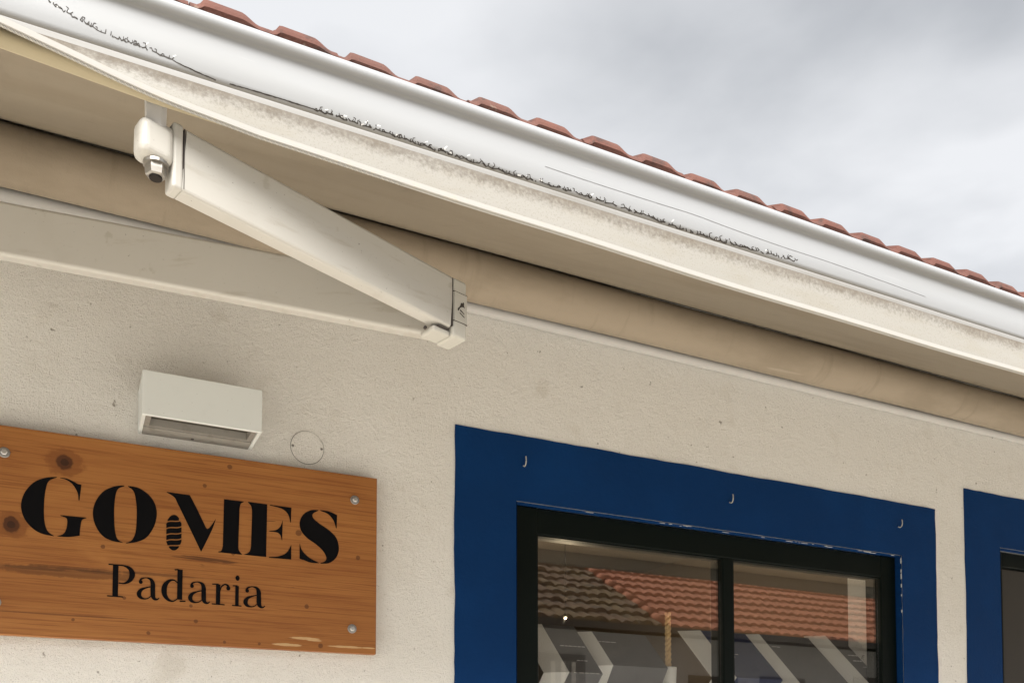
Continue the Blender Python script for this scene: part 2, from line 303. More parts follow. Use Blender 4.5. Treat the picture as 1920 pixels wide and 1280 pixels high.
# painted blue surrounds: uneven brush edge, 3 mm proud
def surround(o, m, nm, lab):
    x0, x1, z0, z1 = o; bx0, bx1, bz1, bz0 = m
    bm = bmesh.new(); rnd = random.Random(int(x0*100))
    def wob(n, amp):
        v = 0; r = []
        for k in range(n+1): v = v*.8+rnd.uniform(-amp, amp); r.append(v)
        return r
    n = 60
    def strip(outer, inner):
        vo = [bm.verts.new((x, -.003, z)) for x, z in outer]; vi = [bm.verts.new((x, -.003, z)) for x, z in inner]; vb = [bm.verts.new((x, .001, z)) for x, z in outer]
        for k in range(len(vo)-1): bm.faces.new((vo[k], vo[k+1], vi[k+1], vi[k])); bm.faces.new((vo[k], vb[k], vb[k+1], vo[k+1]))
    wt = wob(n, .0012); wl_ = wob(n, .0014); wr_ = wob(n, .0014)
    lin = lambda a, b, k: a+(b-a)*k/n
    strip([(lin(bx0, bx1, k), bz1+wt[k]*(0 < k < n)) for k in range(n+1)], [(lin(x0, x1, k), z1) for k in range(n+1)])
    strip([(bx0+wl_[k]*(0 < k < n), lin(bz0, bz1, k)) for k in range(n+1)], [(x0, lin(z0, z1, k)) for k in range(n+1)])
    strip([(bx1+wr_[k]*(0 < k < n), lin(bz0, bz1, k)) for k in range(n+1)], [(x1, lin(z0, z1, k)) for k in range(n+1)])
    strip([(lin(bx0, bx1, k), bz0) for k in range(n+1)], [(lin(x0, x1, k), z0) for k in range(n+1)])
    # blue reveal lining
    for q in (((x0+.002, z0), (x0+.002, z1)), ((x1-.002, z0), (x1-.002, z1)), ((x0, z1-.002), (x1, z1-.002)), ((x0, z0+.002), (x1, z0+.002))):
        bm.faces.new([bm.verts.new(v) for v in ((q[0][0], -.003, q[0][1]), (q[1][0], -.003, q[1][1]), (q[1][0], .028, q[1][1]), (q[0][0], .028, q[0][1]))])
    return tag(obj(nm, bm, 'blue', bak), lab)
a = at(853, 795, 0); b_ = at(1752, 955, 0)
surround(opens[0], (a.x, b_.x, (a.z+b_.z)/2, .68), 'painted_surround', 'deep blue painted band round the two-pane window')
a2 = at(1806, 915, 0); surround(opens[1], (a2.x, DX1+.19, a2.z, .015), 'painted_surround', 'deep blue painted band round the dark door')
# window: frame > mullion, pane
FY = .022
gl_ = at(1008, 1000, FY); gr_ = at(1652, 1082, FY); m0 = at(1358, 1200, FY).x; m1 = at(1377, 1200, FY).x
GX0, GX1, GZ1, GZ0 = gl_.x, gr_.x, (gl_.z+gr_.z)/2, WZ0+.05
bm = bmesh.new()
box(bm, (WX0+.003, FY, WZ0+.003), (GX0, FY+.07, WZ1-.003), .003); box(bm, (GX1, FY, WZ0+.003), (WX1-.003, FY+.07, WZ1-.003), .003)
box(bm, (GX0-.001, FY+.0012, GZ1), (GX1+.001, FY+.068, WZ1-.004), .003); box(bm, (GX0-.001, FY+.0012, WZ0+.004), (GX1+.001, FY+.068, GZ0), .003)
win = tag(obj('window', bm, 'green', bak), 'dark green two-pane shop window frame')
B('mullion', (m0, FY+.002, GZ0-.001), (m1, FY+.066, GZ1+.001), 'green', win, .003)
bm = bmesh.new()                                   # glazing beads round each pane
for (p, q) in ((GX0, m0), (m1, GX1)):
    box(bm, (p+.0005, FY+.004, GZ0), (p+.003, FY+.014, GZ1)); box(bm, (q-.003, FY+.004, GZ0), (q-.0005, FY+.014, GZ1)); box(bm, (p+.003, FY+.0045, GZ1-.004), (q-.003, FY+.0135, GZ1-.0005))
obj('glazing_bead', bm, 'green', win)
for (p, q) in ((GX0, m0), (m1, GX1)):
    B('pane', (p+.001, FY+.0145, GZ0+.001), (q-.001, FY+.0185, GZ1-.001), 'glass', win)
# chips of white sealant along the top of the frame
bm = bmesh.new(); rnd = random.Random(3)
for k in range(22):
    x = WX0+.01+(WX1-WX0-.02)*rnd.random()**.8; l = rnd.uniform(.004, .03); h = rnd.uniform(.0005, .0012); z = WZ1-.0035-rnd.random()*.003
    box(bm, (x, -.0042, z), (min(x+l, WX1-.004), -.0012, z+h))
for k in range(6):
    z = WZ1-.02-rnd.random()*.2; box(bm, (WX1-.0045, -.0042, z), (WX1-.0028, -.0014, z+rnd.uniform(.004, .02)))
tag(obj('sealant_chips', bm, 'chip', win), 'flecks of white sealant along the frame', kind='stuff')
# door
bm = bmesh.new(); box(bm, (DX0+.003, .03, DZ0), (DX0+.06, .1, DZ1-.003), .004); box(bm, (DX1-.06, .03, DZ0), (DX1-.003, .1, DZ1-.003), .004); box(bm, (DX0+.06, .032, DZ1-.06), (DX1-.06, .098, DZ1-.004), .003)
door = tag(obj('door', bm, 'green', bak), 'dark green door in the second blue surround')
B('door_leaf', (DX0+.061, .05, DZ0+.005), (DX1-.061, .09, DZ1-.061), 'dark', door, .004)
bm = bmesh.new(); tube(bm, [(DX1-.12, .05, 1.05), (DX1-.12, .0, 1.05), (DX1-.24, .0, 1.05)], .01, 10); obj('handle', bm, 'steel', door)

# roof: slab > roof tiles
PIT = R(25); EY, EZ = -.565, 2.870+SH*1.03                # lower tile edge
cs, sn = math.cos(PIT), math.sin(PIT)
bm = bmesh.new()
sweep_x(bm, [(EY+.10, EZ+.10*sn/cs-.020), (2.6, EZ+(2.6-EY)*sn/cs-.020), (2.6, EZ+(2.6-EY)*sn/cs-.09), (EY+.10, EZ+.10*sn/cs-.060)], X0-.2, X1+.2)
sweep_x(bm, [(2.601, EZ+(2.6-EY)*sn/cs-.020), (5.9, EZ-.25), (5.9, EZ-.32), (2.601, EZ+(2.6-EY)*sn/cs-.09)], X0-.2, X1+.2)
roof = obj('roof', bm, 'tile', bak)
PITCHX = .1646*(D+EY)
def tile_mesh():
    W = PITCHX; n = 44; prof = []
    for k in range(n+1):
        s = k/n; ph = (s*2) % 1 if k < n else 1.0
        # valley 0-.14, steep shoulder, flat crown with slight fall, long shoulder down
        def h(p):
            sm = lambda x: x*x*(3-2*x)
            if p < .10: return 0
            if p < .20: return sm((p-.10)/.10)
            if p < .66: return 1-.06*(p-.2)/.46
            if p < .92: return .94*(1-sm((p-.66)/.26))
            return 0
        hh = h(ph)
        if s > .86*.999 and s < .93: hh *= .985
        prof.append((s*(W-.0025), .0155*hh))
    bm = bmesh.new()
    # rows along the slope (distance, extra height): underside lip, front face, rounded nose, back
    rows = []
    for (d, base, amp) in ((.03, -.038, .0), (.022, -.036, .2), (.0, -.004, .6), (.003, .0005, .8), (.012, .0065, 1.0), (.37, .0065, 1.0)):
        rows.append([bm.verts.new((x, d*cs - (base)*0, d*sn + base + h_*amp + (0 if amp < .9 else 0))) for x, h_ in prof])
    for a, b in zip(rows, rows[1:]):
        for k in range(n): bm.faces.new((a[k], a[k+1], b[k+1], b[k]))
    und = [bm.verts.new((x, .37*cs, .37*sn-.010+h_*.8)) for x, h_ in prof]
    for k in range(n): bm.faces.new((rows[-1][k], rows[-1][k+1], und[k+1], und[k])); bm.faces.new((und[k], und[k+1], rows[0][k+1], rows[0][k]))
    for e in (0, -1): bm.faces.new([r[e] for r in rows]+[und[e]])
    bmesh.ops.recalc_face_normals(bm, faces=bm.faces)
    me = bpy.data.meshes.new('roof_tile'); bm.to_mesh(me); bm.free(); return me
tm = tile_mesh(); tm.materials.append(M['tile'])
xj = at(637, 95, EY).x                             # a joint between two tiles seen in the photo
k0 = int((X0-.15-xj)/PITCHX); rnd = random.Random(11)
for c in range(4):
    for k in range(k0, int((X1+.1-xj)/PITCHX)):
        if c > 1 and not (-.6 < xj+k*PITCHX < 5): continue
        o = bpy.data.objects.new('roof_tile', tm); col.objects.link(o); o.parent = roof
        o.location = (xj+k*PITCHX, EY+c*.33*cs+rnd.uniform(-.003, .003), EZ+.0255+c*(.33*sn+.004)+rnd.uniform(-.0022, .0022)); o.rotation_euler = (rnd.uniform(-.008, .008), rnd.uniform(-.008, .008), 0)
# soffit boards behind the awning
B('soffit', (X0, -.50, 2.862), (X1, -.001, 2.874), 'shopwall', bak) if False else None
# gutter
gp = [(-.478, 2.768), (-.588, 2.751), (-.597, 2.753), (-.6005, 2.760), (-.602, 2.79), (-.6028, 2.806), (-.6028, 2.818), (-.6032, 2.826), (-.6055, 2.8305), (-.609, 2.8315)]
for k in range(9):
    t_ = -math.pi/2-.3-k*(math.pi*1.15)/8; gp.append((-.6085+.0115*math.cos(t_), 2.8425+.0118*math.sin(t_)))
gp += [(-.5985, 2.848), (-.5955, 2.82), (-.597, 2.79), (-.594, 2.762), (-.486, 2.777), (-.482, 2.872), (-.478, 2.872)]
gp = [(y, GB+(z-2.752)*GK) for y, z in gp]
def gut_y(z):
    z = 2.752+(z-GB)/GK
    ks = [(2.753, -.597), (2.760, -.6005), (2.79, -.602), (2.806, -.6028), (2.818, -.6028), (2.826, -.6032), (2.86, -.612)]
    for (z0, y0), (z1, y1) in zip(ks, ks[1:]):
        if z <= z1: return y0+(y1-y0)*max(0, (z-z0)/(z1-z0))
    return -.612
bm = bmesh.new(); NX = 60; rings = []
for i in range(NX+1):
    x = X0+(X1-X0)*i/NX; s = .0015*math.sin(x*1.7)
    rings.append([bm.verts.new((x, y, z+s)) for y, z in gp])
for a, b in zip(rings, rings[1:]):
    for k in range(len(gp)): bm.faces.new((a[k], a[(k+1) % len(gp)], b[(k+1) % len(gp)], b[k]))
bm.faces.new(rings[0]); bm.faces.new(rings[-1][::-1])
gut = tag(obj('gutter', bm, 'gutter', bak, True), 'glossy white rain gutter under the tile edge')
for p in gut.data.polygons: p.use_smooth = True
bm = bmesh.new()                                   # eaves board carrying the gutter
sweep_x(bm, [(-.4775, 2.77+SH), (-.4775, 2.885+SH), (-.44, 2.905+SH), (-.44, 2.79+SH)], X0, X1); obj('fascia', bm, 'gutter', bak)
bm = bmesh.new(); sweep_x(bm, [(-.439, 2.80+SH), (.0, 2.985+SH), (.0, 2.995+SH), (-.439, 2.812+SH)], X0, X1); obj('soffit', bm, 'stucco', bak)
# peeling sealant line and a scratch on the gutter face
def on_gutter(px, py):
    Y = -.601
    for _ in range(4): p = at(px, py, Y); Y = gut_y(p.z-.0015*math.sin(p.x*1.7))
    return Vector((p.x, Y-.0006, p.z))
path = [(78, -4), (150, 38), (215, 70), (285, 96), (345, 124), (400, 149), (430, 158), (520, 184), (640, 222), (760, 262), (870, 298), (960, 327), (1050, 353), (1130, 378), (1200, 401), (1300, 437), (1400, 465), (1500, 492)]
path = catmull(path, 8); rnd = random.Random(5)
bmk, bmw = bmesh.new(), bmesh.new()
def flake(bm, x, y, l, wd, ang, lift):
    c, s = math.cos(ang), math.sin(ang); pts = [(x-c*l/2, y-s*l/2), (x-s*wd/2, y+c*wd/2), (x+c*l/2, y+s*l/2), (x+s*wd/2*.6, y-c*wd/2*.6)]
    P = [on_gutter(*p)+Vector((0, -lift, 0)) for p in pts]; prism(bm, P, (0, .0012+lift*.3, 0))
def seg(bm, x, y, x2, y2, w1, w2):
    l = math.hypot(x2-x, y2-y) or 1; nx, ny = -(y2-y)/l, (x2-x)/l
    P = [on_gutter(x+nx*w1/2, y+ny*w1/2), on_gutter(x2+nx*w2/2, y2+ny*w2/2), on_gutter(x2-nx*w2/2, y2-ny*w2/2), on_gutter(x-nx*w1/2, y-ny*w1/2)]
    prism(bm, P, (0, .0010, 0))
fine = []
for (x, y), (x2, y2) in zip(path, path[1:]):
    n = max(1, int(math.hypot(x2-x, y2-y)/4.5)); fine += [(x+(x2-x)*k/n, y+(y2-y)*k/n) for k in range(n)]
px_, w0 = None, 1.5
for (x, y) in fine:
    rag = 2.2 if (x < 330 or x > 590) else .5
    q = (x+rnd.uniform(-.6, .6)*rag, y+rnd.uniform(-1, 1)*rag); w1 = rnd.uniform(1.0, 2.4)*(1.15 if 300 < x < 640 else 1)*(1 if x < 1400 else .6)
    skip = 405 < x < 436 or (x < 300 and rnd.random() < .22) or (x > 620 and rnd.random() < .16) or (x > 1380 and rnd.random() < .45)
    if px_ and not skip: seg(bmk, *px_, *q, w0, w1)
    if rag > 1 and rnd.random() < .95:             # little curls standing off the line
        a_ = rnd.uniform(-2.6, -.5); l = rnd.uniform(3, 8); m_ = (q[0]+math.cos(a_)*l, q[1]+math.sin(a_)*l)
        seg(bmk, *q, *m_, 2.0, 1.0)
        if rnd.random() < .5: a_ += rnd.choice([-1, 1])*1.3; seg(bmk, *m_, m_[0]+math.cos(a_)*l*.7, m_[1]+math.sin(a_)*l*.7, 1.3, .7)
    if rag > 1 and rnd.random() < .14:
        a_ = rnd.uniform(-1.2, .6); ox, oy = q[0]+rnd.uniform(-3, 3), q[1]-rnd.uniform(1, 8); seg(bmw, ox, oy, ox+math.cos(a_)*6, oy+math.sin(a_)*6, 2.6, 1.6)
    px_, w0 = q, w1
tag(obj('peeling_sealant', bmk, 'ink', gut), 'ragged black line of peeling sealant along the gutter', kind='stuff')
for v in bmw.verts: v.co.y += .0004
tag(obj('paint_flakes', bmw, 'flake', gut), 'bright white paint flakes along the black line', kind='stuff')
bm = bmesh.new(); sp = catmull([(1022, 312), (1120, 345), (1230, 380), (1300, 402), (1370, 428), (1460, 460), (1560, 493), (1650, 525), (1735, 556)], 6)
for (x, y), (x2, y2) in zip(sp, sp[1:]):
    wd = rnd.uniform(.5, 1.2); P = [on_gutter(x, y-wd/2), on_gutter(x2, y2-wd/2), on_gutter(x2, y2+wd/2), on_gutter(x, y+wd/2)]
    prism(bm, P, (0, .0008, 0))
tag(obj('scratch', bm, 'tube', gut), 'long thin grey scratch', kind='stuff')
gut.children[-1].data.materials.clear(); gut.children[-1].data.materials.append(mat('grey scuff', (.27, .275, .285), .7))

# ---------------------------------------------------------------- awning
aw = empty('folding_arm_awning', (2.5, 0, 2.7), 'half opened folding arm awning with tan canvas, cream arms and stained valance', 'awning')
AX0, AX1 = -1.05, 6.05
RC, RR = (-.125, at(1200, 598, -.125).z), .060
# roller with wound canvas (slightly lumpy)
bm = bmesh.new(); rnd = random.Random(2); n = 28; NX = 150; rings = []
for i in range(NX+1):
    x = AX0+.06+(AX1-AX0-.12)*i/NX; rr = RR+.0009*math.sin(x*2.1)+.0012*math.exp(-((x-2.13)/.08)**2)
    rings.append([bm.verts.new((x, RC[0]+rr*math.cos(k*2*math.pi/n), RC[1]+rr*math.sin(k*2*math.pi/n)*(1+.02*math.sin(x*5+k)))) for k in range(n)])
for a, b in zip(rings, rings[1:]):
    for k in range(n): bm.faces.new((a[k], b[k], b[(k+1) % n], a[(k+1) % n]))
bm.faces.new(rings[0]); bm.faces.new(rings[-1][::-1])
obj('canvas_roll', bm, 'roll', aw, True)
# canvas: leaves the top of the roll and runs down to the front bar
BY = -.985; BZ0, BZ1 = at(1200, 434, BY).z, at(1200, 406, BY).z
c0 = Vector((0, RC[0]-.02, RC[1]+RR-.0015)); c1 = Vector((0, BY+.010, BZ0-.0015))
bm = bmesh.new(); NX, NY = 80, 16; g = []
for i in range(NX+1):
    x = AX0+.06+(AX1-AX0-.12)*i/NX
    g.append([bm.verts.new((x, c0.y+(c1.y-c0.y)*j/NY, c0.z+(c1.z-c0.z)*j/NY-.010*math.sin(math.pi*j/NY)+.0012*math.sin(x*6+j*.6)*math.sin(math.pi*j/NY))) for j in range(NY+1)])
for a, b in zip(g, g[1:]):
    for j in range(NY): bm.faces.new((a[j], b[j], b[j+1], a[j+1]))
cv = obj('canvas', bm, 'canvas', aw, True); md = cv.modifiers.new('thickness', 'SOLIDIFY'); md.thickness = .0012; md.offset = 1
# front bar
bm = bmesh.new(); sweep_x(bm, [(BY, BZ0), (BY-.002, BZ0+.006), (BY-.002, BZ1-.005), (BY+.003, BZ1), (BY+.050, BZ1+.008), (BY+.056, BZ1+.002), (BY+.056, BZ0+.028), (BY+.050, BZ0+.024)], AX0, AX1); obj('front_bar', bm, 'bar', aw)
# valance with hem, lifted at its left end
hem_px = [(-260, -30), (-120, 20), (0, 74), (134, 127), (269, 190), (427, 241), (640, 309), (900, 394), (1200, 486), (1560, 595), (1920, 703), (2300, 812)]
hem = [(at(x, y, -.990).x, at(x, y, -.990).z) for x, y in hem_px]; hem = [(AX0, hem[0][1]-.012)] + [h for h in hem if AX0 < h[0]] + [(AX1, hem[-1][1])]
def lerp(tab, x):
    for (a, za), (b, zb) in zip(tab, tab[1:]):
        if x <= b: s = (x-a)/(b-a); return za+(zb-za)*s
    return tab[-1][1]
bm = bmesh.new(); xs_ = [AX0+(AX1-AX0)*i/420 for i in range(421)]; g = []; hemline = []
for x in xs_:
    hz = sum(lerp(hem, x+d) for d in (-.05, -.025, 0, .025, .05))/5
    lift = max(0, min(1, (.22-x)/.35)); wv = .0022*math.sin(x*4.1)+.0012*math.sin(x*11)
    zt = BZ0+.012; row = []
    for j in range(7):
        s = j/6; y = BY-.0028-.001-wv*s-lift*.030*s**1.5-.001*s; row.append(bm.verts.new((x, y, zt+(hz-zt)*s)))
    g.append(row); hemline.append((x, row[-1].co.y, hz))
for a, b in zip(g, g[1:]):
    for j in range(6): bm.faces.new((a[j], b[j], b[j+1], a[j+1]))
va = tag(obj('valance', bm, 'valance', aw, True), 'dirt-stained cream valance strip'); md = va.modifiers.new('thickness', 'SOLIDIFY'); md.thickness = .0014; md.offset = 0
bm = bmesh.new()                                   # flat sewn hem
for i in range(0, len(hemline)-1):
    (x, y, z), (x2, y2, z2) = hemline[i], hemline[i+1]
    a = [bm.verts.new(v) for v in ((x, y-.0022, z+.009), (x2, y2-.0022, z2+.009), (x2, y2-.0028, z2+.001), (x, y-.0028, z+.001))]; bm.faces.new(a)
    b = [bm.verts.new(v) for v in ((x, y-.0028, z+.001), (x2, y2-.0028, z2+.001), (x2, y2+.003, z2-.0006), (x, y+.003, z-.0006))]; bm.faces.new(b)
    c = [bm.verts.new(v) for v in ((x, y-.0022, z+.009), (x2, y2-.0022, z2+.009), (x2, y2-.0008, z2+.0095), (x, y-.0008, z+.0095))]; bm.faces.new(c)
bmesh.ops.remove_doubles(bm, verts=bm.verts, dist=1e-5); obj('hem', bm, 'hem', va)
bm = bmesh.new(); cp = []; cq = []                # twisted cord in the hem, two strands
for i in range(0, 1500):
    x = -.35+i*.0011
    if x > .42: break
    i0 = min(range(len(hemline)), key=lambda q: abs(hemline[q][0]-x)) if i % 10 == 0 else i0
    ia = max(0, min(len(hemline)-2, int((x-AX0)/(AX1-AX0)*420))); s = (x-hemline[ia][0])/(hemline[ia+1][0]-hemline[ia][0])
    y = hemline[ia][1]*(1-s)+hemline[ia+1][1]*s; z = hemline[ia][2]*(1-s)+hemline[ia+1][2]*s; t_ = x*2*math.pi/.0075; r = .0008
    cp.append((x, y+.0006+r*math.cos(t_), z-.0006+r*math.sin(t_))); cq.append((x, y+.0006-r*math.cos(t_), z-.0006-r*math.sin(t_)))
tube(bm, cp, .0010, 5); obj('cord', bm, 'hem', va, True); bm = bmesh.new(); tube(bm, cq, .0010, 5); obj('cord', bm, 'hemdark', va, True)
bm = bmesh.new(); g = []                           # yellowed lining behind the lifted left end
ln = [(-1.05, at(0, 97, -.983).z-.02), (at(0, 97, -.983).x, at(0, 97, -.983).z), (at(150, 150, -.983).x, at(150, 150, -.983).z), (at(300, 208, -.983).x, at(300, 208, -.983).z+.004), (.5, at(300, 208, -.983).z-.002)]
for i in range(60):
    x = AX0+i*(1.5/59); z = lerp(ln, x); g.append([bm.verts.new((x, BY-.0045, BZ0+.012)), bm.verts.new((x, BY-.004+.002*math.sin(x*7), z))])
for a, b in zip(g, g[1:]): bm.faces.new((a[0], b[0], b[1], a[1]))
li = obj('valance_lining', bm, 'lining', aw, True); md = li.modifiers.new('thickness', 'SOLIDIFY'); md.thickness = .001
# torsion tube and its wall plates
bm = bmesh.new(); tube(bm, [(AX0+.02, -.022, at(1200, 652, -.022).z), (AX1-.02, -.022, at(1200, 652, -.022).z)], .015, 16); obj('torsion_tube', bm, 'tube', aw, True)
for x in (AX0+.12, 2.5, AX1-.12):
    if x == 2.5: continue
    bm = bmesh.new(); box(bm, (x-.05, -.012, 2.60), (x+.05, -.0005, 2.90), .003); box(bm, (x-.05, -.19, 2.58), (x-.04, -.011, 2.83), .003); box(bm, (x+.04, -.19, 2.58), (x+.05, -.011, 2.83), .003); obj('wall_bracket', bm, 'alu', aw)
# arms
def arm_body(bm, A, Bp, h, th, r, tiltdown=0):
    A, Bp = Vector(A), Vector(Bp); d = (Bp-A).normalized(); side = d.cross(Vector((0, 0, 1))).normalized(); u = side.cross(d).normalized()
    if u.z < 0: u = -u
    pr = []
    for (sx, sz, a0) in ((1, 1, 0), (-1, 1, 90), (-1, -1, 180), (1, -1, 270)):
        for k in range(4):
            t_ = R(a0+k*30); pr.append(((th/2-r)*sx+r*math.cos(t_), (h/2-r)*sz+r*math.sin(t_)))
    prism(bm, [A+side*p+u*q for p, q in pr], Bp-A)
    return d, side, u
TU, TF0, TF1 = 1.575, 1.205, 1.515
ua0 = at_t(0, 433, TU); ua1 = at_t(842, 591, TU); du = (ua1-ua0); sh = ua0 - du*((ua0.y+.16)/du.y)   # back along the arm to the shoulder near the wall
hu, hf = .093, .087
fa1 = at_t(838, 571, TF1); fa0 = at_t(338, 309, TF0)
def make_arm(sgn, cx):
    tr_ = (lambda v: Vector((cx*2-v.x, v.y, v.z))) if sgn < 0 else (lambda v: v.copy())
    S, E1, E2, T0 = tr_(sh), tr_(ua1), tr_(fa1), tr_(fa0)
    bm = bmesh.new(); arm_body(bm, S, E1, hu, .028, .006); uo = obj('upper_arm', bm, 'alu', aw)
    bm = bmesh.new(); box(bm, (S.x-.035, S.y-.03, S.z-.06), (S.x+.035, -.012, S.z+.06), .008); obj('shoulder', bm, 'alu', aw)
    bm = bmesh.new(); d, side, u = arm_body(bm, T0, E2, hf, .027, .005); fo = obj('forearm', bm, 'alu', aw)
    if side.y > 0: side = -side
    # elbow: lower plate under the upper arm end, end cap with label plate
    e = (E2-T0).normalized(); vert = Vector((0, 0, 1))
    def cap(a, b, z0, z1, y0, y1, bev, m, nm, par):
        bm = bmesh.new(); vs = box(bm, (a, y0, z0), (b, y1, z1), 0); 
        if bev: bmesh.ops.bevel(bm, geom=list(bm.edges), offset=bev, segments=3, affect='EDGES', profile=.5)
        # local frame: x along forearm (horizontal part), y = into the wall, z up
        hx = Vector((e.x, e.y, 0)).normalized(); hy = Vector((-hx.y, hx.x, 0)); hy = hy if hy.y > 0 else -hy
        for v in bm.verts: c = v.co.copy(); v.co = E2+hx*c.x+hy*c.y+vert*c.z
        return obj(nm, bm, m, par)
    zt, zb = hf/2+.0005, -hf/2-.0145
    el = cap(.0015, .0315, zb, zt-.001, -.0150, .034, .005, 'cap', 'elbow', aw)
    cap(-.034, .0012, zb+.0008, -hf/2-.003, -.0075, .030, .004, 'cap', 'elbow_plate', el)
    cap(.004, .0305, -.030, .0185, -.0158, -.013, .0, 'cap', 'label_plate', el)
    cap(.002, .0318, .0186, .0196, -.0155, -.013, .0, 'joint', 'seam', el); cap(.002, .0318, -.0312, -.0302, -.0155, -.013, .0, 'joint', 'seam', el)
    cap(.0003, .0016, -hf/2+.003, hf/2-.003, -.0143, .010, .0, 'joint', 'seam', fo)
    cap(-.026, -.004, -hf/2-.0036, -hf/2-.0022, -.0100, .01, .0006, 'joint', 'seam', el)
    bm = bmesh.new()                               # dark screw on the elbow
    tube(bm, [E2+Vector((-.040*sgn if sgn > 0 else .040, -.002, -hf/2-.006)), E2+Vector((-.040 if sgn > 0 else .040, -.006, -hf/2-.006))], .0028, 10); obj('screw', bm, 'joint', el)
    # printed emblem: leaping figure over two lines of tiny type
    if sgn > 0:
        hx = Vector((e.x, e.y, 0)).normalized(); hy = Vector((-hx.y, hx.x, 0)); hy = hy if hy.y > 0 else -hy
        def P(px, py):                             # coordinates in the enlarged label picture
            sx, sz = (px-1095)/250*.0295, -(py-570)/310*.0485
            return E2+hx*(.0172+sx)+hy*(-.0161)+vert*(-.0058+sz+(sx*-.16))
        bm = bmesh.new()
        for poly in ([(1035, 605), (1040, 590), (1060, 575), (1085, 545), (1092, 520), (1105, 510), (1128, 512), (1130, 497), (1142, 492), (1152, 505), (1150, 525), (1166, 550), (1140, 545), (1118, 552), (1098, 560), (1075, 580), (1055, 610), (1040, 620)],
                     [(1076, 595), (1090, 590), (1125, 600), (1158, 612), (1156, 622), (1120, 612), (1080, 606)], [(1072, 622), (1160, 645), (1160, 656), (1072, 634)]):
            prism(bm, [P(*q) for q in poly], hy*.0008)
        tag(obj('emblem', bm, 'ink', el), 'small dark leaping emblem above tiny lettering')
    # fork at the front end, bolt, bracket to the front bar
    hx = Vector((e.x, e.y, 0)).normalized()*(1); hy = Vector((-hx.y, hx.x, 0)); hy = hy if hy.y > 0 else -hy
    def lf(bm):
        for v in bm.verts: c = v.co.copy(); v.co = T0+hx*c.x+hy*c.y+vert*(c.z+e.z*c.x)
    bm = bmesh.new(); box(bm, (-.0155, -.0140, -hf/2), (-.0012, .0140, hf/2+.002), .004, 3); lf(bm); ee = obj('forearm_end', bm, 'alu', aw)
    bm = bmesh.new(); box(bm, (-.0008, -.0138, -hf/2+.004), (.0003, .012, hf/2-.002)); lf(bm); obj('seam', bm, 'joint', ee)
    bm = bmesh.new(); box(bm, (-.058, -.0185, -.018), (-.0145, .0165, .031), .010, 5); lf(bm); obj('fork', bm, 'alu', ee)
    bm = bmesh.new(); box(bm, (-.030, -.013, .020), (-.013, .012, .036), .006, 3); lf(bm); obj('fork_lug', bm, 'alu', ee)
    q = T0+hx*(-.033)+hy*(-.002)+vert*(e.z*-.033)
    bm = bmesh.new(); tube(bm, [q+vert*(-.0355), q+vert*(-.034), q+vert*(-.027), q+vert*(-.0165)], [.0105, .0128, .0136, .0136], 6); bo = obj('nut', bm, 'steel', ee)
    bm = bmesh.new(); tube(bm, [q+vert*(-.0375), q+vert*(-.0350)], [.0080, .0086], 14); obj('bolt_end', bm, 'steeldark', bo)
    bm = bmesh.new(); tube(bm, [q+vert*(-.0210), q+vert*(-.0170)], .0160, 18); obj('washer', bm, 'steel', bo)
    bm = bmesh.new(); zz0, zz1 = q.z+.026, BZ0+.021
    pts = [(-.0145, -.012), (.0045, -.014), (.0125, -.008), (.0125, .012), (-.0145, .012)]
    lo = [bm.verts.new((q.x+x*.88, q.y+y, zz0)) for x, y in pts]; hi = [bm.verts.new((q.x+x*1.05, q.y+y*1.05, zz1)) for x, y in pts]
    for k in range(5): bm.faces.new((lo[k], lo[(k+1) % 5], hi[(k+1) % 5], hi[k]))
    bm.faces.new(lo[::-1]); bm.faces.new(hi); obj('front_bracket', bm, 'tube', aw)
make_arm(1, 0); make_arm(-1, 2.5)

# ---------------------------------------------------------------- wooden sign
SY = -.030; rb = at(703, 1226, SY); rtp = at(709, 897, SY); SX1 = (rb.x+rtp.x)/2; SZ0, SZ1 = rb.z, rtp.z; SX0 = -.18
sign = empty('wooden_sign', (.27, 0, SZ0), 'stained knotty pine sign with black GOMES Padaria lettering', 'sign')
bm = bmesh.new(); box(bm, (SX0, SY, SZ0), (SX1, -.007, SZ1), .0012, 1); obj('board', bm, 'wood', sign)
bm = bmesh.new()
for x, z in ((SX0+.06, SZ0+.06), (SX1-.06, SZ0+.06), (SX0+.06, SZ1-.06), (SX1-.06, SZ1-.06)): tube(bm, [(x, -.0075, z), (x, .001, z)], .012, 10)
obj('spacer', bm, 'steeldark', sign)
for (x, y) in ((8, 848), (665, 937), (660, 1178), (-9, 1128)):
    p = at(x, y, SY); bm = bmesh.new(); tube(bm, [(p.x, SY+.001, p.z), (p.x, SY-.0016, p.z), (p.x, SY-.0022, p.z)], [.0112, .0112, .0098], 20); wa = obj('washer', bm, 'zincdark', sign)
    bm = bmesh.new(); tube(bm, [(p.x, SY-.002, p.z), (p.x, SY-.0062, p.z), (p.x, SY-.0072, p.z)], [.0068, .0066, .0052], 6); obj('screw_head', bm, 'zinc', wa)
LT = -.0007
def zp(zx, zy): p = at(20+zx/3, 860+zy/3, SY); return p
def poly_letter(name, polys, parent=sign):
    bm = bmesh.new()
    for P in polys:
        vs = [bm.verts.new((p.x, SY+LT, p.z)) for p in P]
        f = bm.faces.new(vs); r_ = bmesh.ops.extrude_face_region(bm, geom=[f]); bmesh.ops.translate(bm, vec=(0, -LT+.0004, 0), verts=[v for v in r_['geom'] if isinstance(v, bmesh.types.BMVert)])
    bmesh.ops.triangulate(bm, faces=[f for f in bm.faces if len(f.verts) > 4])
    return obj(name, bm, 'black', parent)
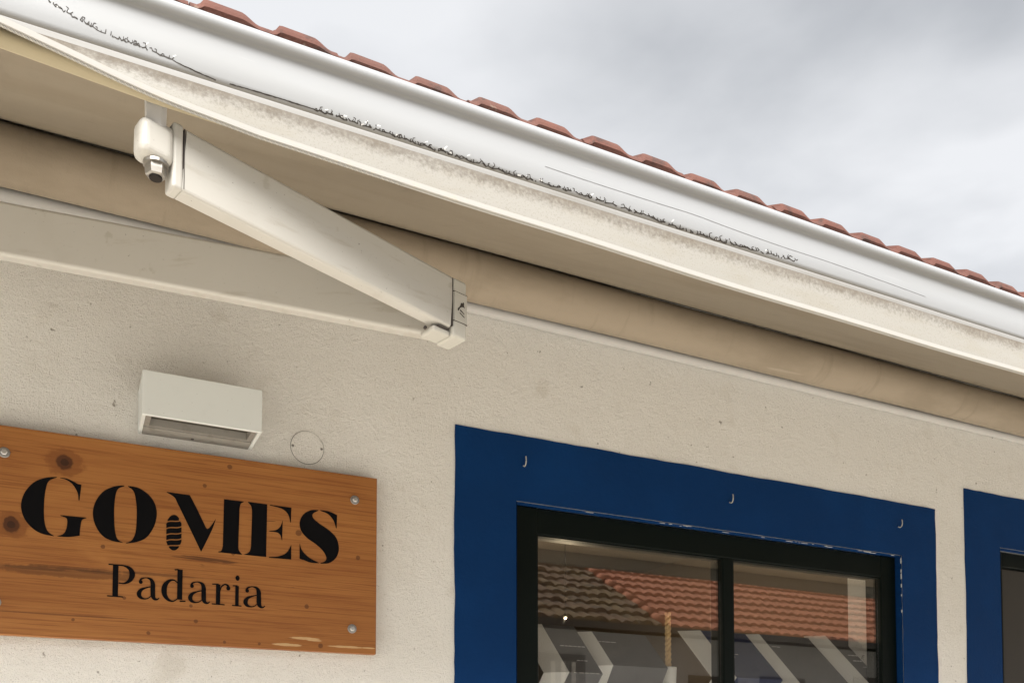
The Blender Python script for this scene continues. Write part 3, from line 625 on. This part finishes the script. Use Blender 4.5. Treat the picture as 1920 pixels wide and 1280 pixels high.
def shape(*segs):                                  # each segment: ('c', points) smooth or ('l', points) straight
    q = []
    for kind, pts in segs: q += catmull(pts, 5) if kind == 'c' else list(pts)
    r_ = []
    for p in q:
        if not r_ or math.hypot(p[0]-r_[-1][0], p[1]-r_[-1][1]) > .6: r_.append(p)
    if math.hypot(r_[0][0]-r_[-1][0], r_[0][1]-r_[-1][1]) < .6: r_.pop()
    return [zp(*p) for p in r_]
poly_letter('letter', [
    shape(('c', [(260, 102), (200, 105), (130, 132), (78, 190), (58, 258), (72, 325), (112, 380), (170, 418), (243, 434)]), ('c', [(243, 432), (210, 408), (193, 365), (187, 300), (191, 215), (202, 150), (220, 120), (260, 105)])),
    shape(('c', [(278, 106), (315, 110), (355, 128), (380, 142)]), ('l', [(398, 145), (387, 233)]), ('c', [(382, 232), (376, 190), (350, 145), (315, 118), (278, 108)])),
    shape(('l', [(280, 316), (426, 330)]), ('c', [(426, 333), (404, 340), (396, 360), (390, 400), (388, 431)]), ('c', [(388, 431), (340, 438), (300, 438), (263, 435)]), ('c', [(263, 433), (295, 422), (312, 395), (318, 355), (312, 332), (280, 320)]))])
poly_letter('letter', [
    shape(('c', [(640, 150), (590, 153), (525, 180), (480, 235), (462, 300), (475, 370), (515, 430), (570, 460), (630, 471)]), ('c', [(630, 469), (602, 452), (588, 410), (583, 350), (583, 270), (590, 205), (605, 168), (640, 153)])),
    shape(('c', [(660, 152), (720, 163), (780, 205), (812, 255), (822, 312), (806, 380), (765, 440), (710, 466), (648, 475)]), ('c', [(648, 473), (680, 458), (700, 420), (707, 365), (709, 290), (703, 225), (690, 180), (660, 155)]))])
poly_letter('letter', [
    shape(('l', [(878, 185), (1008, 204)]), ('c', [(1008, 204), (1050, 285), (1098, 385)]), ('c', [(1104, 393), (1116, 388), (1134, 366), (1153, 337)]), ('c', [(1153, 341), (1135, 392), (1105, 455), (1072, 520)]), ('c', [(1070, 520), (1005, 385), (940, 252), (920, 215), (878, 188)])),
    shape(('l', [(1200, 226), (1312, 240)]), ('c', [(1312, 242), (1296, 250), (1288, 275), (1286, 330), (1281, 480), (1285, 515), (1300, 534)]), ('l', [(1300, 538), (1168, 524)]), ('c', [(1168, 520), (1185, 515), (1193, 490)]))])
oval = [(918+50*math.sin(t_)*(1 if True else 0), 414-100*math.cos(t_)) for t_ in [k*2*math.pi/72 for k in range(72)]]
bands = []
cuts = [300, 350, 386, 421, 454, 487, 540]
for a, b in zip(cuts, cuts[1:]):
    topf = lambda x, c: c-(x-918)*.16+3.5*math.sin((x-918)/16)
    P = []; n = 14
    for side_ in (0, 1):
        for k in range(n+1):
            x = 868+100*(k/n if side_ == 0 else 1-k/n); hh = 100*math.sqrt(max(0, 1-((x-918)/50)**2)); y = topf(x, a)+3.4 if side_ == 0 else topf(x, b)-3.4
            P.append((x, min(max(y, 414-hh), 414+hh)))
    q = []
    for p in P:
        if not q or math.hypot(p[0]-q[-1][0], p[1]-q[-1][1]) > .3: q.append(p)
    # drop slivers where the band has no height
    n2 = len(P)//2; keep = [k for k in range(n2) if P[2*n2-1-k][1]-P[k][1] > .8]
    if keep: P = [P[k] for k in keep]+[P[2*n2-1-k] for k in reversed(keep)]; bands.append([zp(*p) for p in P])
tag(poly_letter('croissant_emblem', bands), 'striped oval loaf emblem tucked under the M')
poly_letter('letter', [
    shape(('l', [(1335, 241), (1443, 255), (1437, 551), (1312, 538)]), ('c', [(1314, 536), (1338, 526), (1350, 500), (1353, 440), (1357, 320), (1354, 270), (1335, 244)])),
    shape(('l', [(1458, 258), (1579, 274), (1576, 357)]), ('c', [(1573, 357), (1562, 315), (1535, 285), (1495, 270), (1458, 262)])),
    shape(('c', [(1455, 404), (1490, 400), (1515, 382), (1530, 344)]), ('l', [(1527, 458)]), ('c', [(1525, 456), (1515, 425), (1492, 411), (1455, 408)])),
    shape(('c', [(1452, 551), (1505, 547), (1550, 528), (1578, 483)]), ('l', [(1578, 565), (1452, 555)]))])
poly_letter('letter', [
    shape(('c', [(1730, 288), (1690, 288), (1648, 310), (1626, 352), (1632, 400), (1665, 442), (1715, 478), (1755, 515), (1775, 552), (1768, 574), (1742, 585)]), ('c', [(1742, 588), (1790, 585), (1830, 555), (1846, 505), (1832, 445), (1790, 400), (1735, 362), (1702, 332), (1700, 308), (1730, 291)])),
    shape(('c', [(1742, 288), (1785, 294), (1815, 305)]), ('l', [(1836, 316), (1833, 390)]), ('c', [(1830, 389), (1815, 345), (1785, 310), (1742, 291)])),
    shape(('c', [(1625, 474), (1640, 515), (1680, 555), (1732, 583)]), ('c', [(1732, 586), (1685, 582), (1650, 568), (1640, 566)]), ('l', [(1625, 560)]))])
# "Padaria": strokes of changing width in units of the x-height, on the sign plane
pb = zp(585, 772); base_z = sum(zp(x, y).z for x, y in ((585, 772), (770, 788), (1170, 817), (1370, 833)))/4; XH = zp(765, 666).z-zp(765, 788).z
def word(name, zx0, zx1, wid, strokes, zy):
    xa, xb = zp(zx0, zy).x, zp(zx1, zy).x; bz = base_z*.5+zp((zx0+zx1)/2, zy).z*.5
    polys = []
    for st in strokes:
        if st[0] == 'dot':
            _, cx_, cy_, r_ = st; polys.append([Vector((xa+(cx_+r_*math.cos(-t_*.3142))*(xb-xa)/wid, 0, bz+(cy_+r_*math.sin(-t_*.3142))*XH)) for t_ in range(20)]); continue
        pts = catmull(st, 7) if len(st) > 2 else st
        Lf, Rf = [], []
        for i, (x, y, w_) in enumerate(pts):
            a, b = pts[max(i-1, 0)], pts[min(i+1, len(pts)-1)]; dx, dy = b[0]-a[0], b[1]-a[1]; l = math.hypot(dx, dy) or 1
            w_ = max(w_, .035); nx, ny = -dy/l*w_/2, dx/l*w_/2; Lf.append((x+nx, y+ny)); Rf.append((x-nx, y-ny))
        # one quad strip per stroke, slightly different height so strokes never share a plane
        polys.append([Lf, Rf])
    bm = bmesh.new()
    for k, P in enumerate(polys):
        y0 = SY+LT-.00006*k
        if isinstance(P[0], Vector):
            vs = [bm.verts.new((p.x, y0, p.z)) for p in P]; bm.faces.new(vs); continue
        Lf, Rf = [[bm.verts.new((xa+x*(xb-xa)/wid, y0, bz+y*XH)) for x, y in Q] for Q in P]
        for i in range(len(Lf)-1): bm.faces.new((Lf[i], Lf[i+1], Rf[i+1], Rf[i]))
    o = obj(name, bm, 'black', sign); md = o.modifiers.new('thickness', 'SOLIDIFY'); md.thickness = .0008; md.offset = 0
A_ = [[(.14, .78, .12), (.2, .92, .08), (.42, .985, .045), (.62, .92, .13), (.7, .75, .2), (.71, .5, .21), (.72, .2, .21), (.78, .06, .15), (.9, .02, .07), (1.0, .10, .04)],
      [(.66, .6, .04), (.42, .53, .06), (.2, .42, .13), (.1, .24, .2), (.16, .08, .15), (.34, .01, .06), (.52, .06, .045), (.66, .2, .04)], ('dot', .17, .77, .085)]
D_ = [[(.74, 1.5, .21), (.74, .75, .21), (.74, .1, .21)], [(.52, 1.47, .05), (.68, 1.5, .06)], [(.74, .02, .06), (.98, .04, .05)],
      [(.66, .86, .04), (.5, .985, .06), (.3, .93, .12), (.15, .72, .19), (.11, .48, .22), (.15, .24, .19), (.29, .05, .12), (.48, .0, .06), (.66, .14, .04)]]
P_ = [[(.36, 1.42, .24), (.36, .7, .24), (.36, .02, .24)], [(.05, 1.43, .05), (.7, 1.43, .05)], [(.02, .0, .05), (.7, .0, .05)],
      [(.42, 1.42, .05), (.72, 1.42, .07), (.98, 1.3, .17), (1.08, 1.06, .25), (.98, .78, .17), (.74, .62, .07), (.5, .62, .045)]]
R_ = [[(.34, .95, .21), (.34, .5, .21), (.34, .02, .21)], [(.05, .94, .05), (.36, .96, .05)], [(.04, .0, .05), (.66, .0, .05)], [(.42, .62, .04), (.5, .85, .06), (.66, .97, .07), (.8, .93, .1), (.85, .82, .13)], ('dot', .83, .80, .1)]
I_ = [[(.34, .95, .21), (.34, .5, .21), (.34, .02, .21)], [(.08, .94, .05), (.36, .96, .05)], [(.05, .0, .05), (.62, .0, .05)], ('dot', .36, 1.33, .125)]
word('letter', 540, 697, 1.2, P_, 772); word('letter', 708, 835, 1.0, A_, 790); word('letter', 846, 986, 1.0, D_, 801); word('letter', 997, 1120, 1.0, A_, 810)
word('letter', 1126, 1233, .92, R_, 818); word('letter', 1240, 1300, .64, I_, 825); word('letter', 1308, 1430, 1.0, A_, 835)

# ---------------------------------------------------------------- wall lamp
p0 = at(258, 815, 0); p1 = at(471, 842, 0); lx0, lx1, lz0 = p0.x, p1.x, (p0.z+p1.z)/2; LD, LH = .132, .098
lamp = empty('wall_lamp', ((lx0+lx1)/2, 0, lz0), 'white box-shaped wall lamp open underneath, above the wooden sign', 'lamp')
bm = bmesh.new(); th = .008
box(bm, (lx0, -LD, lz0), (lx1, -LD+th, lz0+LH), .0015, 2); box(bm, (lx0, -LD+th+.0002, lz0+.0003), (lx0+th, -.001, lz0+LH-.0003), .001, 1); box(bm, (lx1-th, -LD+th+.0002, lz0+.0003), (lx1, -.001, lz0+LH-.0003), .001, 1)
box(bm, (lx0+th+.0002, -LD+th+.0002, lz0+LH-.02), (lx1-th-.0002, -.0465, lz0+LH-.0006), .001, 1)
ho = obj('housing', bm, 'lamp', lamp)
bm = bmesh.new(); box(bm, (lx0+th+.0002, -.046, lz0+.0006), (lx1-th-.0002, -.001, lz0+LH-.0006), .001, 1); obj('back_plate', bm, 'lamptrim', lamp)  # grey instead of housing white: shade of the underside put into the colour
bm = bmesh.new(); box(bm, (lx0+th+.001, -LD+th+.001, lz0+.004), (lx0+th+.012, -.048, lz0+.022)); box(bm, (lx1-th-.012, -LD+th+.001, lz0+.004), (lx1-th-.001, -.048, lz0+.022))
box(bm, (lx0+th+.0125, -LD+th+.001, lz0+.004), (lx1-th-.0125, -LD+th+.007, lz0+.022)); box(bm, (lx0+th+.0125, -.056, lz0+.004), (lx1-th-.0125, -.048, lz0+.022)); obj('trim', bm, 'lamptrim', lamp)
B('diffuser', (lx0+th+.0126, -LD+th+.0072, lz0+.020), (lx1-th-.0126, -.0565, lz0+.024), 'lampin', lamp)
bm = bmesh.new(); tube(bm, [((lx0+lx1)/2-.01, -.018, lz0-.0012), ((lx0+lx1)/2-.01, -.018, lz0+.003)], .0035, 10); obj('screw', bm, 'joint', lamp)

# ---------------------------------------------------------------- round cover plate
pc = at(576, 839, 0); r_ = .0405
cpo = empty('cover_plate', (pc.x, 0, pc.z), 'round flat junction box cover painted like the wall, beside the lamp', 'cover plate')
bm = bmesh.new(); tube(bm, [(pc.x, .001, pc.z), (pc.x, -.0022, pc.z), (pc.x, -.003, pc.z)], [r_, r_, r_-.0012], 48); obj('disc', bm, 'plate', cpo)
bm = bmesh.new(); n = 48; a = [[bm.verts.new((pc.x+q*math.cos(k*2*math.pi/n), -.0006, pc.z+q*math.sin(k*2*math.pi/n))) for k in range(n)] for q in (r_-.0002, r_+.0010)]
for k in range(n): bm.faces.new((a[0][k], a[0][(k+1) % n], a[1][(k+1) % n], a[1][k]))
obj('rim_gap', bm, 'joint', cpo)
for px_, py_ in ((549, 835), (603, 842)):
    q = at(px_, py_, -.003); bm = bmesh.new(); tube(bm, [(q.x, -.0025, q.z), (q.x, -.0042, q.z)], [.0038, .0032], 12); s_ = obj('screw', bm, 'zinc', cpo)
    bm = bmesh.new(); box(bm, (q.x-.0028, -.0047, q.z-.0005), (q.x+.0028, -.0041, q.z+.0005)); box(bm, (q.x-.0005, -.0046, q.z-.0026), (q.x+.0005, -.00412, q.z+.0026)); obj('screw_slot', bm, 'joint', s_)

# ---------------------------------------------------------------- hooks on the blue band
for (px_, py_, lab) in ((986, 862, 'small white screw hook in the blue band, the one nearest the sign'), (1374, 932, 'small white screw hook in the blue band above the mullion'), (1691, 979, 'small white screw hook in the blue band, the one nearest the door')):
    q = at(px_, py_, -.02); hk = empty('screw_hook', (q.x, 0, q.z), lab, 'hook', 'hooks above the shop window')
    bm = bmesh.new(); z0 = q.z-.012; pts = [(q.x, .002, z0+.002), (q.x, -.006, z0), (q.x, -.012, z0-.003), (q.x, -.018, z0-.001), (q.x, -.0215, z0+.006), (q.x, -.022, z0+.014), (q.x, -.0205, z0+.022)]
    tube(bm, catmull(pts, 4), .0018, 8); obj('hook', bm, 'hook', hk, True)
    bm = bmesh.new(); tube(bm, [(q.x, -.0028, z0+.002), (q.x, -.0052, z0+.001)], [.0052, .0042], 12); obj('collar', bm, 'blue', hk)
# ---------------------------------------------------------------- display boards in the window
def board(px, py, wid, zmid, zbot, face, edge, label, lines=(), Yf=.282, loaf=False):
    p = at(px, py, Yf); th = .045; bul = .125*(p.z-zmid)/.12
    root = empty('display_board', (p.x, Yf, zbot), label, 'display board', 'bent display boards in the shop window')
    zt = p.z; ym = Yf-bul; yb = Yf-bul+.125*(zmid-zbot)/.12; yb = min(yb, Yf+.05)
    prof = [(Yf, zt), (ym, zmid), (yb, zbot), (yb+th, zbot), (ym+th, zmid), (Yf+th, zt)]
    bm = bmesh.new(); sweep_x(bm, prof, p.x+.030, p.x+wid); obj('core', bm, face, root)
    bm = bmesh.new(); fr_ = [Vector((p.x+.028, y-.002, z)) for y, z in prof[:3]]; bk = [Vector((p.x-.032, y, z)) for y, z in prof[:2:-1]]
    for k in range(2):
        n_ = (fr_[k+1]-fr_[k]).cross(bk[k]-fr_[k]).normalized()*.003; n_ = n_ if n_.x > 0 else -n_
        prism(bm, [fr_[k], fr_[k+1], bk[k+1], bk[k]], n_)
    obj('edge', bm, edge, root)
    d = Vector((0, ym-Yf, zmid-zt)); nrm = Vector((0, d.z, -d.y)).normalized(); nrm = nrm if nrm.y < 0 else -nrm
    for (s, u0, u1, hh) in lines:
        bm = bmesh.new(); a = Vector((p.x+wid*u0, Yf, zt))+d*s+nrm*.0012; rn = random.Random(int(s*1000+px)); x = 0; tot = wid*(u1-u0)
        while x < tot:
            l = rn.uniform(.006, .02); l = min(l, tot-x); prism(bm, [a+Vector((x, 0, 0)), a+Vector((x+l, 0, 0)), a+Vector((x+l, 0, 0))+d.normalized()*hh, a+Vector((x, 0, 0))+d.normalized()*hh], nrm*.0004); x += l+.0035
        obj('printed_line', bm, 'print', root)
    if loaf:
        rn = random.Random(int(px)); bm = bmesh.new()
        for k in range(7):
            c = Vector((p.x+wid*rn.uniform(.3, .85), Yf, zt))+d*rn.uniform(.82, 1.0)+nrm*(.0014+.0003*k); a0 = rn.uniform(0, 3); rr = rn.uniform(.015, .03)
            prism(bm, [c+Vector((rr*math.cos(a0+q*.9)*1.4, 0, 0))+d.normalized()*rr*math.sin(a0+q*.9)*.8 for q in range(7)], nrm*.0004)
        obj('printed_loaf', bm, 'bread', root)
SHELF = at(1253, 1250, .25).z-.26
board(1000, 1168, .145, 1.86, SHELF, 'board', 'white', 'grey printed board standing in the window corner by the sign side of the frame', [(.45, .35, .95, .004), (1.0, .3, .9, .004), (.75, .55, .8, .003)])
board(1095, 1182, .235, 1.893, SHELF, 'board', 'white', 'grey board with sharply bent white edge, left pane, beside the rope pot', [(.3, .1, .4, .003)])
board(1300, 1180, .225, 1.868, SHELF, 'boardblue', 'white', 'navy board with white edge standing just before the mullion', [(.5, .1, .5, .003), (.56, .1, .4, .003)])
board(1411, 1187, .26, 1.80, SHELF, 'board', 'white', 'grey board with a broad white edge just past the mullion', [(.2, .15, .3, .003)], loaf=True)
board(1536, 1190, .215, 1.78, SHELF, 'board', 'white', 'dark grey poster board printed with loaves and two white text lines', [(.28, .25, .75, .006), (.36, .25, .85, .006), (.45, .35, .9, .002)], loaf=True)
board(1626, 1196, .04, 1.86, SHELF, 'board', 'yellow', 'narrow board with edge tinted yellow as if lamplit at the end of the window')
# pot with a twisted straw rope
pp = at(1253, 1250, .25); pot = empty('flower_pot', (pp.x, .25, 1.45), 'white tapered pot holding the straw twist', 'pot')
bm = bmesh.new(); tube(bm, [(pp.x, .25, pp.z-.26), (pp.x, .25, pp.z-.005), (pp.x, .25, pp.z), (pp.x, .25, pp.z-.004)], [.016, .0275, .0275, .0235], 20); obj('body', bm, 'white', pot, True)
bm = bmesh.new(); box(bm, (1.2, .10, pp.z-.275), (2.79, .52, pp.z-.26), .002); sh_ = empty('display_shelf', (2, .3, 0), 'wooden shelf inside the shop window below the boards', 'shelf'); obj('shelf_top', bm, 'shopwall', sh_)
for x in (1.25, 2.68): B('shelf_leg', (x, .25, .03), (x+.03, .28, pp.z-.2752), 'dark', sh_)
rp = empty('straw_twist', (pp.x, .25, pp.z), 'upright twisted straw rope standing in the white pot', 'rope'); top = at(1252, 1148, .25).z
for ph in (0, math.pi):
    bm = bmesh.new(); pts = []
    for k in range(90):
        z = pp.z-.05+(top-pp.z+.05)*k/89; t_ = z*2*math.pi/.034+ph; pts.append((pp.x+.0048*math.cos(t_), .25+.0048*math.sin(t_), z))
    tube(bm, pts, .0062, 7); obj('strand', bm, 'rope', rp, True)

# ---------------------------------------------------------------- house across the street (seen in the glass)
OY, OZ = -11.0, 4.02; oh = empty('street_house', (10, -13, 0), 'grey rendered house across the street with orange and mossy tiled roof', 'house')
OX0, OX1 = -6, 30; XD = .726*(D-OY)
wy = OY-.9
bm = bmesh.new(); box(bm, (OX0, wy-7.5, 0), (OX1, wy, OZ-.05)); obj('wall', bm, 'oppwall', oh)
op = R(30); oc, on_ = math.cos(op), math.sin(op)
bm = bmesh.new(); dd = 4.4
sweep_x(bm, [(OY, OZ-.06), (OY-dd*oc, OZ-.06+dd*on_), (OY-2*dd*oc, OZ-.06), (OY-2*dd*oc, OZ-.2), (OY-dd*oc, OZ-.2+dd*on_), (OY, OZ-.12)], OX0-.1, OX1+.1); orf = obj('roof', bm, 'dark', oh)
def courses(x0, x1, m, jit, seed, lab):
    rnd = random.Random(seed); pitch, per, n = .43, .24, 8; bm = bmesh.new(); nx = int((x1-x0)/per*n)
    for c in range(int(dd/pitch)):
        s0, s1 = c*pitch-.04, c*pitch+pitch+.05; rows = [[], [], []]; jj = 0
        for k in range(nx+1):
            x = x0+(x1-x0)*k/nx; h = .045*abs(math.sin(math.pi*(x-x0)/per))**.7
            if k % n == 0: jj = rnd.uniform(-jit, jit); jz = rnd.uniform(0, jit*.6)
            for r_, (s, lift) in enumerate(((s0+jj, -.03), (s0+jj, .05), (s1, -.02))): rows[r_].append(bm.verts.new((x, OY-s*oc, OZ-.04+s*on_+lift+h+jz)))
        for a, b in zip(rows, rows[1:]):
            for k in range(nx): bm.faces.new((a[k], a[k+1], b[k+1], b[k]))
    tag(obj('tile_courses', bm, m, orf), lab, kind='stuff')
courses(OX0, XD-.1, 'tileold', .06, 4, 'mossy weathered tile courses'); courses(XD+.1, OX1, 'tilenew', .012, 8, 'orange tile courses')
nc = 12
for c in range(nc):
    s0, s1 = c*.36, c*.36+.42
    bm = bmesh.new(); tube(bm, [(XD, OY-s0*oc, OZ+s0*on_+.045), (XD, OY-s1*oc, OZ+s1*on_+.02)], [.105, .085], 12); obj('cap_tile', bm, 'tilenew', orf, True)
bm = bmesh.new(); sweep_x(bm, [(OY+.09, OZ-.15), (OY+.11, OZ-.04), (OY+.10, OZ-.04), (OY+.08, OZ-.14), (OY+.01, OZ-.14), (OY+.01, OZ-.15)], OX0, OX1); obj('gutter', bm, 'dark', oh)
for (xa, xb, zt, hgt) in ((.56*13.65, .612*13.65, 3.42, 1.3), (.93*13.65, 1.0*13.65, 3.2, 3.18), (.80*13.65, .87*13.65, 3.15, 1.2), (1.12*13.65, 1.18*13.65, 3.3, 1.3), (1.3, 2.2, 3.3, 1.3), (18, 19, 3.3, 1.3)):
    bm = bmesh.new(); box(bm, (xa-.12, wy-.02, zt-hgt-.1), (xb+.12, wy+.03, zt+.1)); wo = obj('window', bm, 'dark', oh)
    B('pane', (xa, wy+.031, zt-hgt), (xb, wy+.04, zt), 'dark', wo)
    for f_ in (.2, .5, .8): B('curtain', (xa+(xb-xa)*f_-.04, wy+.041, zt-hgt+.02), (xa+(xb-xa)*f_+.05, wy+.046, zt-.04), 'curtain', wo)

# ---------------------------------------------------------------- lit pendant inside the shop
lp = at(1060, 1157, .95); pl_ = empty('pendant_lamp', (lp.x, lp.y, lp.z), 'tiny lit pendant lamp glowing inside the shop behind the boards', 'lamp')
bm = bmesh.new(); tube(bm, [(lp.x, lp.y, lp.z+.006), (lp.x, lp.y, IZ)], .002, 6); obj('cord', bm, 'dark', pl_)
bm = bmesh.new(); tube(bm, [(lp.x, lp.y, lp.z+.025), (lp.x, lp.y, lp.z+.012), (lp.x, lp.y, lp.z+.002)], [.003, .005, .0055], 16); obj('socket', bm, 'dark', pl_)
gm = bpy.data.materials.new('glowing bulb'); gm.use_nodes = True; gb = gm.node_tree.nodes['Principled BSDF']; gb.inputs['Emission Color'].default_value = (1, .82, .55, 1); gb.inputs['Emission Strength'].default_value = 6; M['bulb'] = gm
bm = bmesh.new(); bmesh.ops.create_uvsphere(bm, u_segments=12, v_segments=8, radius=.004); bmesh.ops.translate(bm, vec=(lp.x, lp.y, lp.z-.001), verts=bm.verts); obj('bulb', bm, 'bulb', pl_, True)
pd = bpy.data.lights.new('bulb_light', 'POINT'); pd.energy = 5; pd.color = (1, .8, .52); pd.shadow_soft_size = .004
po = bpy.data.objects.new('bulb_light', pd); col.objects.link(po); po.parent = pl_; po.location = (0, 0, -.012)
